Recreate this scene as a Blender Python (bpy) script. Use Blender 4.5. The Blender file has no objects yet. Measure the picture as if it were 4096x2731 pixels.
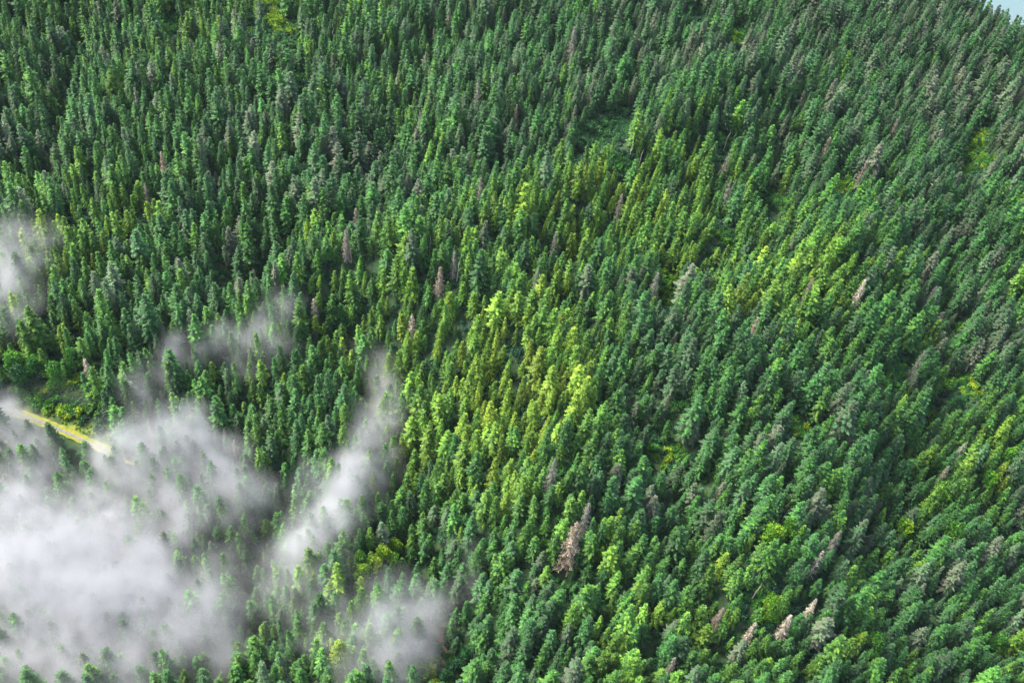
import bpy, math, random
import numpy as np
from mathutils import Vector, Matrix, noise as mnoise

random.seed(7)
RNG = np.random.default_rng(11)
scene = bpy.context.scene
COL = scene.collection

# ------------------------------------------------------------------ camera
F = 1100.0                       # focal length in pixels of a 1024 wide frame
CAM = np.array([0.0, 0.0, 432.0])
d = np.array([375 - 512, -(1340 - 341), -F], float)
d /= np.linalg.norm(d)          # straight down, in camera axes
up = -d
fw = np.array([0, 0, -1.0])
fw = fw - up * fw.dot(up)
fw /= np.linalg.norm(fw)
rt = np.cross(fw, up)
ROT = np.array([rt, fw, up])    # rows: world axes in camera axes

cam_data = bpy.data.cameras.new("camera")
cam_data.lens = F / 1024 * 36
cam_data.sensor_width = 36
cam_data.clip_end = 20000
cam = bpy.data.objects.new("camera", cam_data)
m = Matrix(ROT.tolist()).to_4x4()
m.translation = CAM.tolist()
cam.matrix_world = m
COL.objects.link(cam)
scene.camera = cam


def project(p):
    """world points (n,3) to pixels of a 1024x682 frame and depth"""
    q = (np.atleast_2d(p) - CAM) @ ROT
    z = -q[:, 2]
    z = np.where(np.abs(z) < 1e-6, 1e-6, z)
    return np.stack([512 + F * q[:, 0] / z, 341 - F * q[:, 1] / z], 1), z


def ray(px, py):
    v = np.array([px - 512, 341 - py, -F], float)
    v = ROT @ v
    return v / np.linalg.norm(v)


def flat(px, py, z=0.0):
    v = ray(px, py)
    t = (z - CAM[2]) / v[2]
    return CAM + v * t


# ------------------------------------------------------------------ terrain
def fbm(x, y, scale, seed):
    """smooth value noise on arrays, about -1..1"""
    r = np.random.default_rng(seed)
    tab = r.random((256, 256)) * 2 - 1
    out = np.zeros_like(x)
    amp, tot = 1.0, 0.0
    for o in range(3):
        u, v = x / scale + 37.3 * o + 500, y / scale + 91.7 * o + 500
        i, j = np.floor(u).astype(int), np.floor(v).astype(int)
        a, b = u - i, v - j
        a, b = a * a * (3 - 2 * a), b * b * (3 - 2 * b)
        g = lambda ii, jj: tab[ii % 256, jj % 256]
        out += amp * ((g(i, j) * (1 - a) + g(i + 1, j) * a) * (1 - b) + (g(i, j + 1) * (1 - a) + g(i + 1, j + 1) * a) * b)
        tot += amp
        amp *= 0.5
        scale *= 0.5
    return out / tot * 1.6


def seg_dist(x, y, pts):
    best = np.full(x.shape, 1e9)
    for (a, b) in zip(pts[:-1], pts[1:]):
        dx, dy = b[0] - a[0], b[1] - a[1]
        t = np.clip(((x - a[0]) * dx + (y - a[1]) * dy) / (dx * dx + dy * dy), 0, 1)
        best = np.minimum(best, np.hypot(x - a[0] - t * dx, y - a[1] - t * dy))
    return best


RELIEF = [  # line in the ground plane, height, half width (m)
    ([(420, 300), (500, 335), (560, 375), (583, 415), (570, 460), (540, 520)], 17, 26),
    ([(760, 90), (690, 125), (600, 170), (520, 215), (420, 258), (300, 290), (230, 330)], 15, 24),
    ([(700, 90), (640, 112), (600, 138), (540, 180), (470, 222), (380, 243), (270, 270)], -8, 16),
    ([(555, 320), (600, 395), (630, 430), (660, 470), (690, 540), (700, 620)], -15, 20),
    ([(345, 330), (385, 390), (402, 450), (405, 520), (440, 590), (470, 640)], -14, 17),
    ([(265, 250), (240, 300), (215, 350), (250, 400)], -12, 18),
    ([(85, -20), (78, 40), (62, 120), (40, 190)], -14, 10),
    ([(290, 460), (268, 500), (245, 560), (215, 640)], -13, 14),
    ([(985, 60), (972, 150), (962, 250), (952, 380), (905, 470), (890, 560)], -15, 20),
    ([(780, 150), (770, 240), (700, 280), (665, 290)], -11, 15),
    ([(845, 250), (760, 330), (690, 400)], 8, 25),
    ([(250, 60), (300, 140), (330, 220)], 8, 30),
    ([(430, 40), (400, 120), (350, 200)], -9, 16),
    ([(690, 600), (780, 570), (860, 600)], 8, 25),
]
RELIEF = [([flat(*p)[:2] for p in pts], a, w) for pts, a, w in RELIEF]
EDGE_A, EDGE_B = flat(962, -12, 23)[:2], flat(1030, 38, 23)[:2]
_e = (EDGE_B - EDGE_A) / np.linalg.norm(EDGE_B - EDGE_A)
EDGE_N = np.array([-_e[1], _e[0]])
if EDGE_N.dot(EDGE_A) < 0:
    EDGE_N = -EDGE_N
BASIN = flat(90, 590)[:2]
RIGHT = flat(905, 300)[:2]


def height(x, y):
    x, y = np.asarray(x, float), np.asarray(y, float)
    z = 7.0 * fbm(x, y, 130, 3) + 2.5 * fbm(x, y, 48, 5)
    for pts, a, w in RELIEF:
        z = z + 1.5 * a * np.exp(-(seg_dist(x, y, pts) / w) ** 2)
    z = z - 34 * np.exp(-((x - BASIN[0]) ** 2 + (y - BASIN[1]) ** 2) / 105 ** 2)
    # the hillside rolls over towards the right
    q = (x - 0.62 * y - (RIGHT[0] - 0.62 * RIGHT[1])) / 1.17
    s = np.maximum(0, q + 10)
    z = z - 84 * (1 - np.exp(-(s / 115) ** 2))
    e = (x - EDGE_A[0]) * EDGE_N[0] + (y - EDGE_A[1]) * EDGE_N[1]
    lift = np.exp(-(np.maximum(0, -e) / 60) ** 2)
    z = z * (1 - lift) + 4 * fbm(x, y, 40, 8) * lift
    s = np.maximum(0, e)
    return z - np.where(s < 25, s * s / 60, 10.4 + (s - 25) * 0.83)


def edge_dist(x, y):
    return (x - EDGE_A[0]) * EDGE_N[0] + (y - EDGE_A[1]) * EDGE_N[1]


def ground(px, py, lift=0.0):
    """the terrain point (plus lift metres) that the pixel looks at"""
    z = 0.0
    for _ in range(25):
        p = flat(px, py, z + lift)
        z = 0.5 * z + 0.5 * float(height(p[0], p[1]))
    p = flat(px, py, z + lift)
    return np.array([p[0], p[1], float(height(p[0], p[1]))])


# ------------------------------------------------------------------ node helpers
def material(name):
    mt = bpy.data.materials.new(name)
    mt.use_nodes = True
    nt = mt.node_tree
    nt.nodes.clear()
    return mt, nt, nt.nodes.new("ShaderNodeOutputMaterial")


def N(nt, kind, **kw):
    n = nt.nodes.new(kind)
    for k, v in kw.items():
        if k in n.inputs.keys() and not hasattr(n, k):
            n.inputs[k].default_value = v
        else:
            setattr(n, k, v)
    return n


def ramp(nt, stops):
    r = nt.nodes.new("ShaderNodeValToRGB")
    el = r.color_ramp.elements
    while len(el) < len(stops):
        el.new(0.5)
    for e, (p, c) in zip(el, stops):
        e.position = p
        e.color = (*c, 1)
    return r


def leaf_material(name, stops, trans=0.22, clump=0.65):
    mt, nt, out = material(name)
    L = nt.links.new
    tint = N(nt, "ShaderNodeAttribute", attribute_type="INSTANCER", attribute_name="tint")
    shade = N(nt, "ShaderNodeAttribute", attribute_type="INSTANCER", attribute_name="tone")
    cl = N(nt, "ShaderNodeAttribute", attribute_type="GEOMETRY", attribute_name="clump")
    r = ramp(nt, stops)
    wob = N(nt, "ShaderNodeMath", operation="MULTIPLY_ADD")
    L(cl.outputs["Fac"], wob.inputs[0])
    wob.inputs[1].default_value = 0.26
    add = N(nt, "ShaderNodeMath", operation="ADD")
    L(tint.outputs["Fac"], wob.inputs[2])
    L(wob.outputs[0], add.inputs[0])
    add.inputs[1].default_value = -0.13
    L(add.outputs[0], r.inputs[0])
    val = N(nt, "ShaderNodeMath", operation="MULTIPLY_ADD")
    L(cl.outputs["Fac"], val.inputs[0])
    val.inputs[1].default_value = clump
    val.inputs[2].default_value = 1 - clump * 0.5
    val2 = N(nt, "ShaderNodeMath", operation="MULTIPLY")
    L(val.outputs[0], val2.inputs[0])
    L(shade.outputs["Fac"], val2.inputs[1])
    mul = N(nt, "ShaderNodeVectorMath", operation="SCALE")
    L(r.outputs[0], mul.inputs[0])
    L(val2.outputs[0], mul.inputs["Scale"])
    b = N(nt, "ShaderNodeBsdfPrincipled")
    b.inputs["Roughness"].default_value = 0.5
    b.inputs["Specular IOR Level"].default_value = 0.25
    L(mul.outputs[0], b.inputs["Base Color"])
    t = N(nt, "ShaderNodeBsdfTranslucent")
    L(mul.outputs[0], t.inputs["Color"])
    mix = N(nt, "ShaderNodeMixShader")
    mix.inputs[0].default_value = trans
    L(b.outputs[0], mix.inputs[1])
    L(t.outputs[0], mix.inputs[2])
    L(mix.outputs[0], out.inputs["Surface"])
    return mt


NEEDLE = leaf_material("needles", [
    (0.0, (0.165, 0.185, 0.120)), (0.18, (0.095, 0.150, 0.078)), (0.38, (0.034, 0.122, 0.037)),
    (0.58, (0.056, 0.175, 0.029)), (0.78, (0.135, 0.265, 0.027)), (1.0, (0.215, 0.305, 0.030))])
LEAF = leaf_material("leaves", [
    (0.0, (0.020, 0.075, 0.045)), (0.3, (0.028, 0.105, 0.035)), (0.55, (0.045, 0.185, 0.022)),
    (0.8, (0.120, 0.275, 0.015)), (1.0, (0.230, 0.310, 0.018))], trans=0.35)
DEAD = leaf_material("dead_twigs", [
    (0.0, (0.115, 0.145, 0.100)), (0.25, (0.145, 0.145, 0.110)), (0.5, (0.172, 0.166, 0.136)),
    (0.75, (0.180, 0.135, 0.088)), (1.0, (0.440, 0.405, 0.315))], trans=0.12)


def bark_material(name, c0, c1):
    mt, nt, out = material(name)
    L = nt.links.new
    tc = N(nt, "ShaderNodeTexCoord")
    mp = N(nt, "ShaderNodeMapping")
    mp.inputs["Scale"].default_value = (3, 3, 0.5)
    ns = N(nt, "ShaderNodeTexNoise")
    ns.inputs["Scale"].default_value = 2.0
    ns.inputs["Detail"].default_value = 6
    r = ramp(nt, [(0.3, c0), (0.7, c1)])
    b = N(nt, "ShaderNodeBsdfPrincipled")
    b.inputs["Roughness"].default_value = 0.9
    L(tc.outputs["Object"], mp.inputs[0])
    L(mp.outputs[0], ns.inputs["Vector"])
    L(ns.outputs[0], r.inputs[0])
    L(r.outputs[0], b.inputs["Base Color"])
    L(b.outputs[0], out.inputs["Surface"])
    return mt


BARK = bark_material("bark", (0.06, 0.048, 0.038), (0.16, 0.13, 0.105))
PALE_BARK = bark_material("weathered_wood", (0.26, 0.22, 0.19), (0.50, 0.45, 0.40))


# ------------------------------------------------------------------ tree meshes
class Mesh:
    def __init__(self):
        self.v, self.f, self.c = [], [], []
        self.n = 0

    def quad(self, a, b, c, d_, cl):
        self.v += [a, b, c, d_]
        self.f.append((self.n, self.n + 1, self.n + 2, self.n + 3))
        self.n += 4
        self.c.append(cl)

    def spray(self, p, ax, nrm, ln, wd, cl):
        """one leaf shaped blade from p along ax"""
        side = np.cross(nrm, ax)
        side /= np.linalg.norm(side) + 1e-9
        mid = p + ax * ln * 0.45
        self.quad(p, mid + side * wd * 0.5, p + ax * ln, mid - side * wd * 0.5, cl)

    def tube(self, pts, rad, sides=6, cl=0.5):
        base = self.n
        for k, (p, r) in enumerate(zip(pts, rad)):
            for s in range(sides):
                a = 2 * math.pi * s / sides
                self.v.append(np.array(p) + np.array([math.cos(a) * r, math.sin(a) * r, 0]))
        for k in range(len(pts) - 1):
            for s in range(sides):
                i, j = base + k * sides + s, base + k * sides + (s + 1) % sides
                self.f.append((i, j, j + sides, i + sides))
                self.c.append(cl)
        self.n += len(pts) * sides

    def stick(self, a, b, r0, r1, cl=0.5):
        """thin three sided branch between any two points"""
        a, b = np.array(a, float), np.array(b, float)
        ax = b - a
        ax /= np.linalg.norm(ax) + 1e-9
        u = np.cross(ax, [0.3, 0.2, 0.9])
        u /= np.linalg.norm(u) + 1e-9
        w = np.cross(ax, u)
        base = self.n
        for p, r in ((a, r0), (b, r1)):
            for k in range(3):
                t = 2 * math.pi * k / 3
                self.v.append(p + (u * math.cos(t) + w * math.sin(t)) * r)
        for k in range(3):
            i, j = base + k, base + (k + 1) % 3
            self.f.append((i, j, j + 3, i + 3))
            self.c.append(cl)
        self.n += 6

    def build(self, name, mat):
        me = bpy.data.meshes.new(name)
        me.from_pydata([tuple(map(float, p)) for p in self.v], [], self.f)
        at = me.attributes.new("clump", "FLOAT", "FACE")
        at.data.foreach_set("value", np.array(self.c, np.float32))
        me.materials.append(mat)
        return me


def unit(v):
    v = np.array(v, float)
    return v / (np.linalg.norm(v) + 1e-9)


def trunk_mesh(seed, H, r, mat, name="trunk_form", lean=0.0):
    rg = random.Random(seed)
    mb = Mesh()
    pts, rad = [], []
    ox = oy = 0.0
    for k in range(8):
        t = k / 7
        ox += rg.uniform(-1, 1) * 0.012 * H * 0.3 + lean * t
        oy += rg.uniform(-1, 1) * 0.012 * H * 0.3
        pts.append((ox * t, oy * t, t * H * 0.97 - 1.5 * (1 - t)))
        rad.append(r * (1 - t) ** 0.85 + 0.025)
    mb.tube(pts, rad, 7)
    return mb.build(name, mat)


def conifer(seed, H=27.0, R=3.1, kind="spruce"):
    """kind spruce: separate drooping boughs; kind hemlock: dense and bushy"""
    rg = random.Random(seed)
    mb = Mesh()
    spr = kind == "spruce"
    z0 = H * (0.16 if spr else 0.12)
    nl = 19 if spr else 17
    az = rg.random() * 6.28
    lob = [(rg.random() * 6.28, rg.uniform(0.3, 1.0)) for _ in range(5)]
    blunt = rg.uniform(0.85, 1.2)
    for k in range(nl):
        t = min(max((k + rg.uniform(-0.25, 0.25)) / (nl - 1), 0), 1)
        z = z0 + (H - z0) * (t ** 0.92)
        if spr:
            prof = (1 - t) ** 0.72 * (1 - 0.25 * (1 - t) ** 4) + 0.04
            nb = 8 if t < 0.55 else 6
        else:
            prof = (1 - t ** blunt) ** 0.9 * (0.86 + 0.14 * t) + 0.05
            nb = 8 if t < 0.7 else 6
        whorl = rg.uniform(.85, 1.15)
        for b in range(nb):
            az += 2.39996 + rg.uniform(-0.35, 0.35)
            if rg.random() < (.07 if spr else .10):
                continue
            ln = R * prof * rg.uniform(0.70, 1.22) * whorl
            for (la, ls) in lob:        # lopsided sides
                ln *= 1 + 0.12 * ls * math.cos(az - la + t * 5 * ls)
            if rg.random() < 0.12:
                ln *= 1.28
            rise = (0.60 * t - 0.26) if spr else (0.55 * t - 0.10)
            rise += rg.uniform(-0.12, 0.12)
            dr = np.array([math.cos(az), math.sin(az), 0])
            sd = np.array([-math.sin(az), math.cos(az), 0])
            cl = rg.random()
            steps = max(2, int(ln / (0.50 if spr else 0.62)))
            sag = (0.30 if spr else 0.40) * ln * (1 - 0.6 * t)
            zb = z + rg.uniform(-.35, .35)
            for s in range(steps + 1):
                q = (s + 0.35) / (steps + 0.35)
                p = dr * ln * q + np.array([0, 0, zb + rise * ln * q - sag * q * q + 0.10 * ln * q ** 4])
                tang = unit(dr + np.array([0, 0, rise - 2 * sag / max(ln, .1) * q]))
                c2 = min(1, max(0, cl + rg.uniform(-0.22, 0.22)))
                if spr:
                    wl = (0.62 + 0.30 * ln * (1 - q) ** 0.7) * rg.uniform(0.8, 1.2)
                    for sg in (-1, 1):
                        ax = unit(tang * 0.75 + sd * sg * rg.uniform(0.6, 1.0) + np.array([0, 0, -rg.uniform(0.1, 0.45)]))
                        mb.spray(p, ax, unit([rg.uniform(-.4, .4), rg.uniform(-.4, .4), 1]), wl, 0.46 * rg.uniform(.8, 1.3), c2)
                    mb.spray(p, tang, unit([rg.uniform(-.5, .5), rg.uniform(-.5, .5), 1]), 0.85, 0.44, c2)
                    mb.spray(p, unit(tang * 0.5 + np.array([rg.uniform(-.4, .4), rg.uniform(-.4, .4), -.8])), sd, 0.85, 0.42, c2)
                else:
                    puff = 8 if q > .55 else 5
                    for _ in range(puff):
                        sg = rg.uniform(-1.1, 1.1)
                        ax = unit(tang * 0.7 + sd * sg + np.array([0, 0, -rg.uniform(-0.35, 0.75)]))
                        j = np.array([rg.uniform(-.32, .32) for _ in range(3)])
                        mb.spray(p + j, ax, unit([rg.uniform(-.8, .8), rg.uniform(-.8, .8), 1]), rg.uniform(0.48, 0.85), rg.uniform(0.26, 0.44), c2)
    for k in range(9):          # leader
        a = rg.random() * 6.28
        p = np.array([0, 0, H * (0.955 + 0.05 * k / 9)])
        mb.spray(p, unit([math.cos(a) * .7, math.sin(a) * .7, 0.8]), unit([math.sin(a), 0.2, 0.6]), 0.6, 0.3, rg.random())
    mb.spray(np.array([0, 0, H * .97]), np.array([0, 0, 1.0]), np.array([1.0, 0, 0]), 1.3, .25, .7)
    mb.spray(np.array([0, 0, H * .97]), np.array([0, 0, 1.0]), np.array([0, 1.0, 0]), 1.3, .25, .7)
    return mb.build("crown_form", NEEDLE)


def broadleaf(seed, H=14.0, R=4.0):
    rg = random.Random(seed)
    mb = Mesh()
    lumps = [(np.array([0, 0, H * .68]), R * .75)]
    for k in range(13):
        a = k * 2.4 + rg.uniform(-.5, .5)
        zz = rg.uniform(0.34, 0.92)
        rr = R * 0.72 * math.sin(math.pi * min(1, 0.25 + zz * 0.72)) * rg.uniform(.6, 1.1)
        lumps.append((np.array([math.cos(a) * rr, math.sin(a) * rr, H * zz]), R * rg.uniform(.26, .44)))
    for c, r in lumps:
        tone = rg.random()
        for k in range(int(150 * (r / R) ** 1.3) + 30):
            n = unit([rg.gauss(0, 1), rg.gauss(0, 1), rg.gauss(0.25, 1)])
            p = c + n * r * rg.uniform(0.72, 1.12)
            ax = unit(np.cross(n, [rg.gauss(0, 1), rg.gauss(0, 1), rg.gauss(0, 1)]) + n * .25)
            mb.spray(p, ax, unit(n + np.array([rg.gauss(0, .45), rg.gauss(0, .45), rg.gauss(0, .45)])),
                     rg.uniform(.55, 1.0), rg.uniform(.4, .7), min(1, max(0, tone + rg.uniform(-.25, .25))))
    return mb.build("crown_form", LEAF)


def bush(seed, R=1.7):
    rg = random.Random(seed)
    mb = Mesh()
    for l in range(6):
        a = rg.random() * 6.28
        q = rg.uniform(0, R * .75)
        c = np.array([math.cos(a) * q, math.sin(a) * q, rg.uniform(.2, .9) * R * .6])
        tone = rg.random()
        r = R * rg.uniform(.35, .6)
        for k in range(38):
            n = unit([rg.gauss(0, 1), rg.gauss(0, 1), rg.gauss(0.7, .8)])
            p = c + n * r * rg.uniform(.6, 1.1)
            ax = unit(np.cross(n, [rg.gauss(0, 1), rg.gauss(0, 1), rg.gauss(0, 1)]) + n * .3)
            mb.spray(p, ax, unit(n + np.array([rg.gauss(0, .4), rg.gauss(0, .4), .3])), rg.uniform(.5, .85), rg.uniform(.35, .6), min(1, max(0, tone + rg.uniform(-.3, .3))))
    return mb


def dead_crown(seed, H=27.0, R=2.6, dense=1.0, mat=None):
    """bare drooping boughs with ragged twigs"""
    rg = random.Random(seed)
    mb = Mesh()
    nl = 26
    az = rg.random() * 6
    for k in range(nl):
        t = k / (nl - 1)
        z = H * (0.18 + 0.80 * t)
        prof = (1 - t) ** 0.75 + 0.05
        for b in range(6):
            az += 2.39996 + rg.uniform(-.3, .3)
            if rg.random() > dense * .95:
                continue
            ln = R * prof * rg.uniform(.55, 1.2)
            dr = np.array([math.cos(az), math.sin(az), 0])
            sd = np.array([-math.sin(az), math.cos(az), 0])
            cl = rg.random()
            a = np.array([0, 0, z])
            e = dr * ln + np.array([0, 0, z - 0.28 * ln * (1 - t) + .25 * ln * t])
            mb.stick(a, e, 0.07, 0.025, cl)
            st = max(2, int(ln / 0.42))
            for s in range(st + 1):
                q = (s + .5) / (st + .5)
                p = a * (1 - q) + e * q
                for sg in (-1, 1):
                    if rg.random() < .88:
                        ax = unit(dr * .6 + sd * sg * rg.uniform(.5, 1.1) + np.array([0, 0, -rg.uniform(0, .8)]))
                        mb.spray(p, ax, unit([rg.uniform(-.6, .6), rg.uniform(-.6, .6), 1]), rg.uniform(.5, .95), rg.uniform(.16, .34), min(1, max(0, cl + rg.uniform(-.3, .3))))
    return mb.build("crown_form", mat or DEAD)


def snag(seed, H):
    """bare pole with short broken branches"""
    rg = random.Random(seed)
    mb = Mesh()
    pts = [(rg.uniform(-.12, .12) * k, rg.uniform(-.12, .12) * k, H * k / 7 - (1.5 if k == 0 else 0)) for k in range(8)]
    mb.tube(pts, [.30 * (1 - k / 7) ** .8 + .05 for k in range(8)], 7)
    for k in range(22):
        z = H * rg.uniform(.3, .97)
        j = min(6, int(z / H * 7))
        w = z / H * 7 - j
        c = np.array(pts[j]) * (1 - w) + np.array(pts[j + 1]) * w
        a = rg.random() * 6.28
        ln = rg.uniform(.5, 1.6) * (1.25 - z / H)
        mb.stick(c, c + np.array([math.cos(a) * ln, math.sin(a) * ln, rg.uniform(-.4, .3)]), .06, .02, rg.random())
    return mb.build("pole_form", PALE_BARK)


FORMS = []      # (kind word, base height, crown mesh, trunk mesh)
for i in range(6):
    FORMS.append(("spruce", 27.0, conifer(100 + i, 27, 3.7 + 0.3 * (i % 3), "spruce"), trunk_mesh(300 + i, 27, .36, BARK)))
for i in range(6):
    FORMS.append(("hemlock", 24.0, conifer(200 + i, 24, 3.3 + 0.25 * (i % 3), "hemlock"), trunk_mesh(400 + i, 24, .34, BARK)))
BROAD = [(14.0, broadleaf(500 + i, 14, 3.6 + .4 * (i % 2)), trunk_mesh(520 + i, 10, .25, BARK)) for i in range(4)]
DEADS = [(27.0, dead_crown(600 + i, 27, 3.1 + .25 * (i % 3), (1.0, .8, .6)[i % 3]), trunk_mesh(620 + i, 27.5, .34, PALE_BARK)) for i in range(6)]
SNAGS = [(20.0, snag(700 + i, 20)) for i in range(3)]

# ------------------------------------------------------------------ colour and size of the wood, by place
def field(px, py, spots, base):
    num, den = np.full(px.shape, base * 0.35), np.full(px.shape, 0.35)
    for (x, y, r, v) in spots:
        w = np.exp(-((px - x) ** 2 + (py - y) ** 2) / (r * r))
        num, den = num + w * v, den + w
    return num / den


TINT = [
    (650, 88, 24, .28), (600, 112, 22, .26), (545, 148, 24, .28), (485, 183, 24, .30), (425, 212, 24, .30), (360, 232, 24, .32),
    (690, 150, 24, .72), (640, 168, 26, .80), (595, 185, 26, .82), (550, 208, 26, .80), (500, 232, 24, .78), (450, 256, 24, .78), (400, 280, 22, .78),
    (602, 375, 18, .24), (614, 415, 20, .24), (612, 455, 20, .26), (565, 385, 24, .95), (562, 430, 26, .95), (520, 420, 24, .92), (540, 460, 24, .86),
    (560, 410, 75, .86), (480, 400, 60, .80), (540, 350, 60, .74), (590, 200, 55, .72), (680, 230, 60, .72), (500, 240, 60, .68),
    (330, 270, 40, .74), (390, 300, 50, .72), (90, 225, 55, .70), (60, 280, 40, .62), (60, 370, 40, .74), (430, 470, 50, .72),
    (540, 490, 45, .66), (800, 300, 70, .72), (760, 400, 60, .58), (640, 600, 80, .66), (740, 600, 60, .68), (930, 460, 60, .68),
    (300, 60, 60, .50), (200, 20, 60, .56), (110, 60, 60, .50), (160, 140, 60, .46), (30, 60, 60, .48), (30, 150, 60, .42),
    (330, 200, 50, .26), (230, 110, 50, .32), (450, 40, 60, .30), (560, 30, 60, .26), (480, 90, 60, .36), (420, 140, 60, .46),
    (680, 50, 80, .24), (760, 60, 70, .26), (850, 60, 80, .22), (960, 60, 60, .18), (940, 160, 70, .22), (870, 170, 60, .36),
    (690, 390, 60, .30), (640, 350, 60, .46), (700, 460, 60, .30), (630, 490, 50, .32), (700, 520, 60, .40), (820, 440, 60, .30),
    (850, 520, 60, .42), (820, 600, 60, .46), (960, 600, 80, .38), (990, 330, 60, .30), (920, 320, 50, .44), (440, 280, 35, .30),
    (230, 240, 60, .36), (250, 320, 60, .40), (170, 300, 50, .40), (120, 290, 40, .42), (280, 420, 50, .52), (340, 430, 50, .54),
    (500, 560, 60, .42), (560, 600, 60, .40), (480, 640, 50, .40), (380, 620, 60, .62), (300, 620, 50, .60), (170, 540, 80, .45),
    (60, 450, 50, .45), (610, 110, 40, .40), (540, 140, 60, .46), (650, 150, 40, .52), (720, 120, 50, .42), (790, 130, 50, .40),
]
SIZE = [
    (560, 410, 70, .88), (480, 380, 60, .85), (300, 330, 70, .88), (540, 480, 60, .84), (480, 560, 60, .86), (300, 560, 80, .85),
    (700, 480, 90, 1.10), (600, 490, 40, 1.12), (850, 450, 90, 1.12), (850, 300, 80, 1.08), (620, 600, 60, 1.0), (800, 600, 80, 1.05),
    (330, 200, 50, 1.10), (580, 40, 80, 1.08), (120, 150, 90, .98), (80, 380, 50, .86), (620, 180, 80, .90),
]
SPIKY = [  # share of open boughed spruces against bushy hemlocks
    (600, 500, 80, .80), (700, 430, 80, .75), (520, 560, 60, .80), (560, 410, 70, .22), (480, 390, 60, .25), (620, 210, 70, .3),
    (350, 280, 60, .3), (640, 610, 60, .35), (760, 590, 70, .35), (330, 200, 50, .7), (580, 40, 90, .65), (80, 250, 60, .35), (850, 480, 60, .6),
    (330, 400, 60, .35), (120, 380, 60, .2), (950, 500, 60, .35),
]
FOGPX = [  # where the photograph's fog hides the trees, for choosing which ones stand as single objects
    (90, 590, 150), (190, 470, 60), (200, 520, 70), (380, 390, 26), (385, 430, 24), (350, 480, 30), (325, 530, 42), (290, 580, 45), (300, 640, 60),
    (395, 640, 42), (10, 300, 34), (20, 470, 60), (360, 590, 40), (420, 600, 30),
]

# openings in the wood: pixel centre, radius, kind of ground cover
OPEN = [
    (9, 409, 5, "verge"), (26, 411, 5, "verge"), (44, 417, 5, "verge"), (65, 424, 5, "verge"), (87, 433, 5, "verge"), (104, 440, 5, "verge"), (76, 428, 4, "verge"), (97, 437, 4, "verge"),
    (65, 397, 9, "gold"), (52, 396, 7, "lush"), (30, 399, 8, "lush"), (84, 405, 5, "lush"), (14, 400, 7, "lush"),
    (268, 3, 3.5, "gold"), (271, 13, 4, "gold"), (275, 22, 4.5, "gold"), (283, 30, 5, "gold"), (291, 32, 3, "gold"), (253, 32, 4, "lush"), (170, 26, 6, "lush"),
    (609, 126, 9, "teal"), (594, 132, 6, "teal"), (622, 121, 7, "teal"), (582, 141, 5, "teal"), (617, 163, 5, "lush"), (627, 168, 4, "lush"),
    (666, 280, 5, "lime"), (667, 291, 6, "lime"), (670, 300, 4, "lime"), (976, 140, 4, "lime"), (975, 152, 5, "lime"), (972, 163, 6, "lime"), (984, 165, 5, "lush"),
    (958, 379, 7, "lush"), (948, 384, 5, "lush"), (966, 388, 5, "gold"), (740, 38, 4, "lime"), (733, 36, 2.5, "lime"), (845, 185, 3.5, "lime"), (838, 190, 3, "lime"),
    (770, 197, 8, "lush"), (778, 205, 6, "lush"), (676, 408, 6, "lush"), (668, 456, 5, "lime"), (650, 447, 5, "lush"), (893, 366, 8, "lush"), (900, 380, 8, "lush"), (885, 377, 6, "lush"),
    (799, 430, 4, "lime"), (793, 424, 4, "lush"), (435, 640, 11, "earth"), (438, 655, 11, "earth"), (440, 668, 10, "earth"), (425, 672, 6, "gold"), (422, 660, 5, "gold"), (431, 622, 5, "earth"),
    (768, 600, 6, "lime"), (755, 596, 5, "lush"), (724, 140, 4, "lush"), (700, 15, 3, "lush"), (300, 80, 4, "lush"), (960, 325, 4, "lush"), (930, 415, 5, "lush"),
    (855, 270, 3, "lush"), (730, 240, 5, "lush"), (720, 232, 5, "lush"),
]


def hidden_by_fog(px, py):
    for x, y, r in FOGPX:
        if (px - x) ** 2 + (py - y) ** 2 < r * r:
            return True
    return False


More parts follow.
